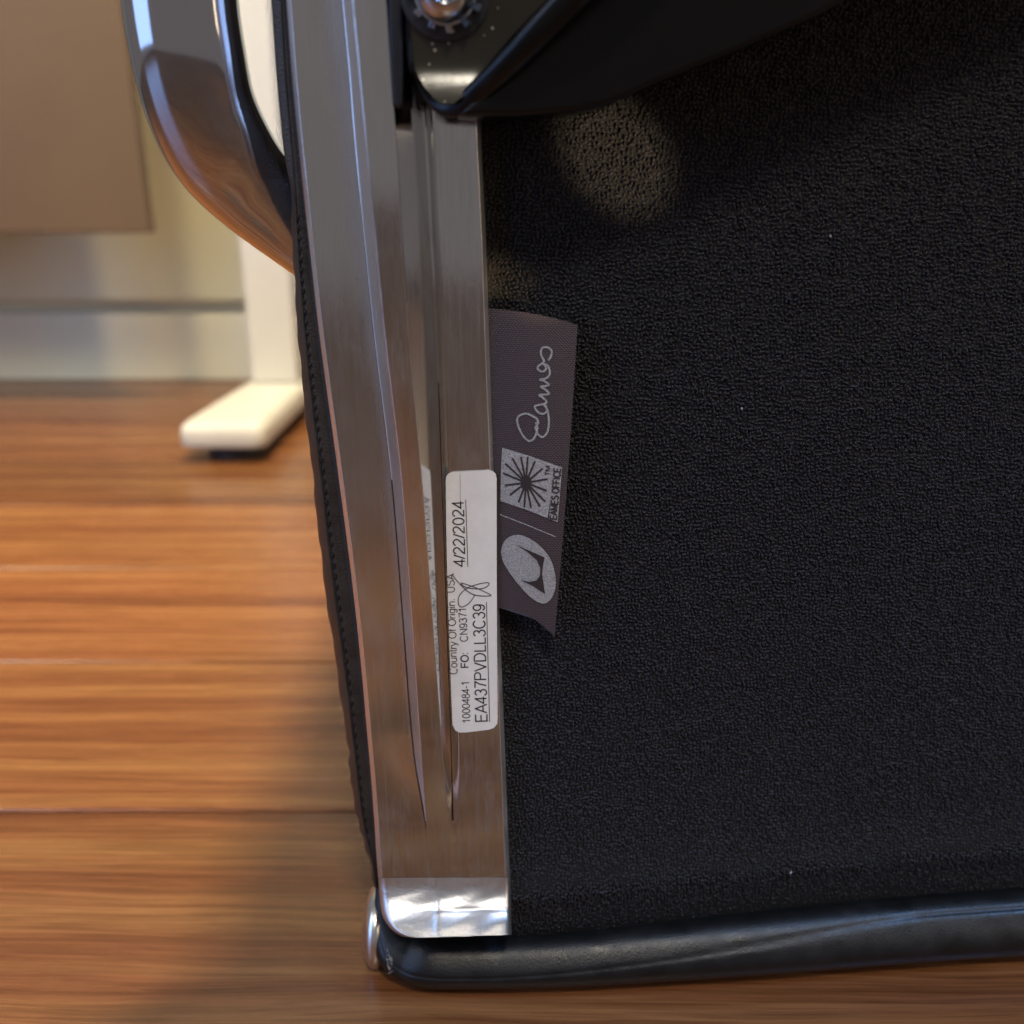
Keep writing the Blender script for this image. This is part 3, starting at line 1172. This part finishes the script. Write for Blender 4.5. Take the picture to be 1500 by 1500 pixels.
def put_text(name, s, b0, b1, cap, surf, mat, parent, bold=False, weight=None):
    """baseline runs from b0 to b1 (picture units); glyph tops point to the left of that direction"""
    wgt = (weight or (0.165 if bold else 0.108)) * cap
    total = sum(GL[c][0] for c in s)
    b0, b1 = np.array(b0, float), np.array(b1, float)
    L = np.linalg.norm(b1 - b0)
    d = (b1 - b0) / L
    up = np.array((d[1], -d[0]))        # left of the reading direction when y grows downwards
    kx = L / total
    verts, faces = [], []
    x = 0.0
    for c in s:
        adv, strokes = GL[c]
        for st in strokes:
            q = [b0 + d * ((x + a) * kx) + up * (b * cap) for a, b in st]
            n = len(q)
            closed = np.linalg.norm(q[0] - q[-1]) < 1e-6
            for i in range(n - 1):           # each segment a small quad, squared off so that joints close
                a, b = q[i], q[i + 1]
                e = (b - a) / (np.linalg.norm(b - a) + 1e-9)
                nn_ = np.array((-e[1], e[0])) * wgt / 2
                ext = e * wgt * (0.5 if n <= 5 else 0.2)
                k = len(verts)
                a2 = a - (ext if (i > 0 or closed) else 0 * ext)
                b2 = b + (ext if (i < n - 2 or closed) else 0 * ext)
                zoff = 0.000002 * ((i + len(faces)) % 5)
                for p_ in (a2 + nn_, b2 + nn_, b2 - nn_, a2 - nn_):
                    verts.append(surf(p_[0], p_[1]) + NRM * zoff)
                faces.append((k, k + 1, k + 2, k + 3))
        x += adv
    o = mesh_obj(name, verts, faces, mat, smooth=False)
    o.parent = parent
    return o


def ribbon(name, pts, width, surf, mat, parent, k=6, smooth=True):
    p = smooth_line(pts, k) if smooth else [np.array(q, float) for q in pts]
    L, Rr = [], []
    for i, q in enumerate(p):
        d = p[min(i + 1, len(p) - 1)] - p[max(i - 1, 0)]
        n = np.array((-d[1], d[0])) / (np.linalg.norm(d) + 1e-9) * width / 2
        L.append(q + n)
        Rr.append(q - n)
    verts = [surf(*a) for a in L] + [surf(*a) for a in Rr]
    n = len(p)
    faces = [(i, i + 1, n + i + 1, n + i) for i in range(n - 1)]
    o = mesh_obj(name, verts, faces, mat, smooth=False)
    o.parent = parent
    return o


def flat_poly(name, pts, surf, mat, parent, smooth=0):
    if smooth:
        pts = smooth_line(list(pts) + [pts[0]], smooth)[:-1]
    bm = bmesh.new()
    vs = [bm.verts.new((a, b, 0)) for a, b in pts]
    f = bm.faces.new(vs)
    f.normal_update()
    bmesh.ops.triangulate(bm, faces=[f], ngon_method='EAR_CLIP')
    for _ in range(2):
        bmesh.ops.subdivide_edges(bm, edges=[e for e in bm.edges if e.calc_length() > 5], cuts=3, use_grid_fill=True)
    bmesh.ops.triangulate(bm, faces=bm.faces)
    for v in bm.verts:
        v.co = surf(v.co.x, v.co.y)
    o = bm_obj(name, bm, mat, smooth=False)
    o.parent = parent
    return o


# ---- white sticker on the rail -----------------------------------------------------
stick_out = [(653, 704), (654, 697), (658, 693), (664, 691), (716, 688.5), (722, 690), (726, 694), (727.5, 701), (727.6, 830), (728, 950), (729, 1050), (728.5, 1060), (724, 1066),
             (716, 1069), (682, 1073), (673, 1073), (667, 1070), (663, 1062), (661.8, 1040), (660, 990), (657.5, 920), (655, 840), (653.6, 770)]
SO = FL + 0.00016


def s_surf(o):
    return lambda a, b: P(a, b, SO + o)


bm = bmesh.new()
fv = [bm.verts.new(P(a, b, SO + 0.00012)) for a, b in stick_out]
bv = [bm.verts.new(P(a, b, SO)) for a, b in stick_out]
bm.faces.new(fv)
n = len(fv)
for i in range(n):
    bm.faces.new((fv[i], bv[i], bv[(i + 1) % n], fv[(i + 1) % n]))
bmesh.ops.recalc_face_normals(bm, faces=bm.faces)
sticker = part(bm_obj('sticker', bm, M_STICKER, smooth=False))
sticker['label'] = 'white rounded paper sticker with printed codes on the rail'
T1 = s_surf(0.00020)
put_text('printed_code', 'EA437PVDLL3C39', (713.5, 1058), (709.5, 884), 16.6, T1, M_INK, sticker)
ribbon('underline', [(717.2, 1057), (712.6, 882)], 1.0, T1, M_INK, sticker, smooth=False)
put_text('printed_number', '1000484-1', (688.8, 1059.5), (687, 997), 10.8, T1, M_INK, sticker)
put_text('printed_heading', 'FO:', (686.2, 978.5), (685.4, 955), 10.4, T1, M_INK, sticker, bold=True)
put_text('printed_number', 'CN9371', (685.2, 940), (682.6, 889), 10.8, T1, M_INK, sticker)
put_text('printed_origin', 'Country Of Origin.  USA', (669.8, 988), (665, 840), 10.6, T1, M_INK, sticker)
put_text('printed_date', '4/22/2024', (681.2, 830.5), (679, 733), 16.2, T1, M_INK, sticker)
ribbon('underline', [(685.3, 830), (682.2, 732)], 1.0, T1, M_INK, sticker, smooth=False)
sg = [(310, 905), (345, 950), (390, 1000), (440, 1040), (500, 1062), (596, 1062), (545, 1032), (480, 1003), (430, 985), (376, 970), (405, 998), (470, 1012), (540, 1008),
      (580, 985), (576, 968), (540, 970), (490, 982), (430, 1003), (382, 1040), (358, 1080), (360, 1128), (385, 1146), (430, 1122), (458, 1090), (480, 1055)]
ribbon('pen_initials', [(a / 5 + 600, b / 5 + 660) for a, b in sg], 1.15, s_surf(0.00024), M_PEN, sticker)
ribbon('crease_line', [(674, 694), (674.4, 733)], 0.7, T1, simple('grey_crease', (0.33, 0.32, 0.29), 0.6), sticker, smooth=False)

# ---- woven tag ----------------------------------------------------------------------


def tag_off(px, py):
    s = (px - 712) / 130.0
    t = (py - 455) / 470.0
    return (0.0020 + 0.0050 * s + 0.0016 * math.sin(max(0, min(1, s)) * math.pi)
            + 0.0022 * s * math.sin(t * 2.6) - 0.0015 * s * t)


def tag_right(t):
    return float(catmull([0, 0.25, 0.5, 0.75, 1.0], [846, 839, 831, 822, 812.5], t))


rows_, NX, NY = [], 26, 60
front, back = [], []
for i in range(NY + 1):
    t = i / NY
    rf, rb = [], []
    for j in range(NX + 1):
        s = j / NX
        xr = tag_right(t)
        xl = 706 + 22 * t
        x = xl + (xr - xl) * s
        top = 452 + 3 * s + 21 * s**2.0
        bot = 890 + 6 * s + 37 * s**2.4
        yv = top + (bot - top) * t
        rf.append(P(x, yv, tag_off(x, yv)))
        rb.append(P(x, yv, tag_off(x, yv) - 0.0007))
    front.append(rf + rb[::-1])
v_, f_ = loft(front, closed=True, cap=True)
tag = part(mesh_obj('woven_tag', v_, f_, M_TAG, angle=50))
tag['label'] = 'plum brown woven ribbon tag with grey script and emblems'


def tg(o):
    return lambda a, b: P(a, b, tag_off(a, b) + o)


T2, T3 = tg(0.00022), tg(0.00036)
c4 = lambda a, b: (a / 5 + 600, b / 5 + 440)
c5 = lambda a, b: (a / 5 + 600, b / 5 + 660)
script = [(1015, 440), (1034, 412), (1040, 372), (1015, 346), (982, 344), (962, 368), (966, 408), (984, 440), (972, 462), (945, 478), (938, 500), (960, 520), (988, 516),
          (1000, 492), (984, 466), (1012, 480), (1026, 515), (1022, 550), (995, 572), (955, 580), (985, 590), (1020, 616), (1000, 626), (962, 634), (990, 650), (1022, 682), (990, 690),
          (950, 694), (975, 712), (1003, 742), (985, 758), (945, 766), (918, 776), (925, 800), (950, 825), (980, 832), (1004, 812), (1000, 780), (984, 764), (1008, 800), (1018, 850),
          (1020, 905), (1008, 965), (978, 1000), (948, 988), (930, 960), (922, 930), (942, 900), (934, 870), (905, 850), (860, 830), (815, 838), (788, 870), (800, 930), (830, 990),
          (868, 1028), (902, 1020), (924, 985), (936, 935), (924, 892)]
ribbon('woven_script', [c4(*q) for q in script], 2.9, T2, M_THREAD, tag)
flat_poly('emblem_square', [c4(678, 1078), c4(865, 1135), c4(1052, 1200), c5(1032, 350), c5(1010, 495), c5(840, 428), c5(665, 370), c5(668, 180)], T2, M_THREAD, tag)
cx, cy = c5(852, 235)
flat_poly('burst_centre', [(cx + 8.2 * math.cos(a), cy + 11 * math.sin(a)) for a in np.linspace(0, 2 * math.pi, 20)[:-1]], T3, M_DARKTHREAD, tag)
for (a, b) in [(700, 95), (752, 55), (815, 45), (865, 45), (918, 78), (975, 130), (1010, 208), (1005, 295), (995, 375), (955, 410), (890, 420), (840, 415), (797, 380),
               (735, 325), (697, 255), (683, 165)]:
    q = c5(a, b)
    ribbon('burst_ray', [(cx + (q[0] - cx) * k_, cy + (q[1] - cy) * k_) for k_ in (0.15, 0.4, 0.6, 0.8, 1.0)], 2.6, T3, M_DARKTHREAD, tag, smooth=False)
flat_poly('lettering_band', [c5(1052, 103), c5(1117, 122), c5(1085, 523), c5(1021, 503)], T2, M_THREAD, tag)
put_text('woven_lettering', 'EAMES OFFICE', c5(1076, 508), c5(1107, 128), 9.6, T3, M_DARKTHREAD, tag, weight=0.2)
put_text('woven_lettering', 'TM', c5(1023, 185), c5(1030, 112), 6.0, T3, M_DARKTHREAD, tag, weight=0.22)
ribbon('woven_rule', [c5(660, 468), c5(860, 545), c5(1070, 632)], 1.5, T2, M_THREAD, tag, smooth=False)
oval = [(668, 740), (690, 670), (740, 628), (800, 617), (860, 635), (940, 685), (1010, 760), (1050, 840), (1070, 940), (1065, 1020), (1035, 1088), (990, 1120), (940, 1110),
        (870, 1060), (780, 960), (710, 860), (680, 800)]
flat_poly('emblem_oval', [c5(*q) for q in oval], T2, M_THREAD, tag, smooth=4)
mark = [(778, 690), (880, 735), (988, 782), (975, 850), (970, 900), (978, 960), (992, 1050), (900, 990), (812, 948), (880, 962), (930, 950), (955, 915), (958, 860), (930, 800), (860, 740)]
flat_poly('emblem_mark', [c5(*q) for q in mark], T3, M_DARKTHREAD, tag)

# ---- lint on the fabric and the corner of the roll -------------------------------------
M_LINT = simple('pale_lint', (0.6, 0.6, 0.62), 0.9)
lst = []
for (a, b) in [(1088, 598), (1158, 1277), (1215, 347)]:
    c = P(a, b, fabric_off(a, b) + 0.0006)
    pts_ = [c + TX * random.uniform(-.00025, .00025) * k + TY * random.uniform(-.00025, .00025) * k + NRM * 0.0001 * k for k in range(4)]
    lst.append(tube('x', pts_, 0.00016, None))
cz = (floor_rest(585, 1400, 33)[0] - CAM).dot(F_AX) - 0.0085
for q in range(16):
    a0, b0 = 572 + random.gauss(0, 4), 1412 + random.gauss(0, 8)
    a1, b1 = a0 + random.uniform(-7, 12), b0 + random.uniform(-22, 8)
    lst.append(tube('x', [PZ(a0 + (a1 - a0) * k / 4 + random.gauss(0, 0.8), b0 + (b1 - b0) * k / 4 + random.gauss(0, 0.8), cz + 0.0004 * random.random()) for k in range(5)], 0.00006, None, seg=4))
lint = merged('lint', lst, M_LINT, None)
adopt(lint, chair)
lint['kind'] = 'stuff'
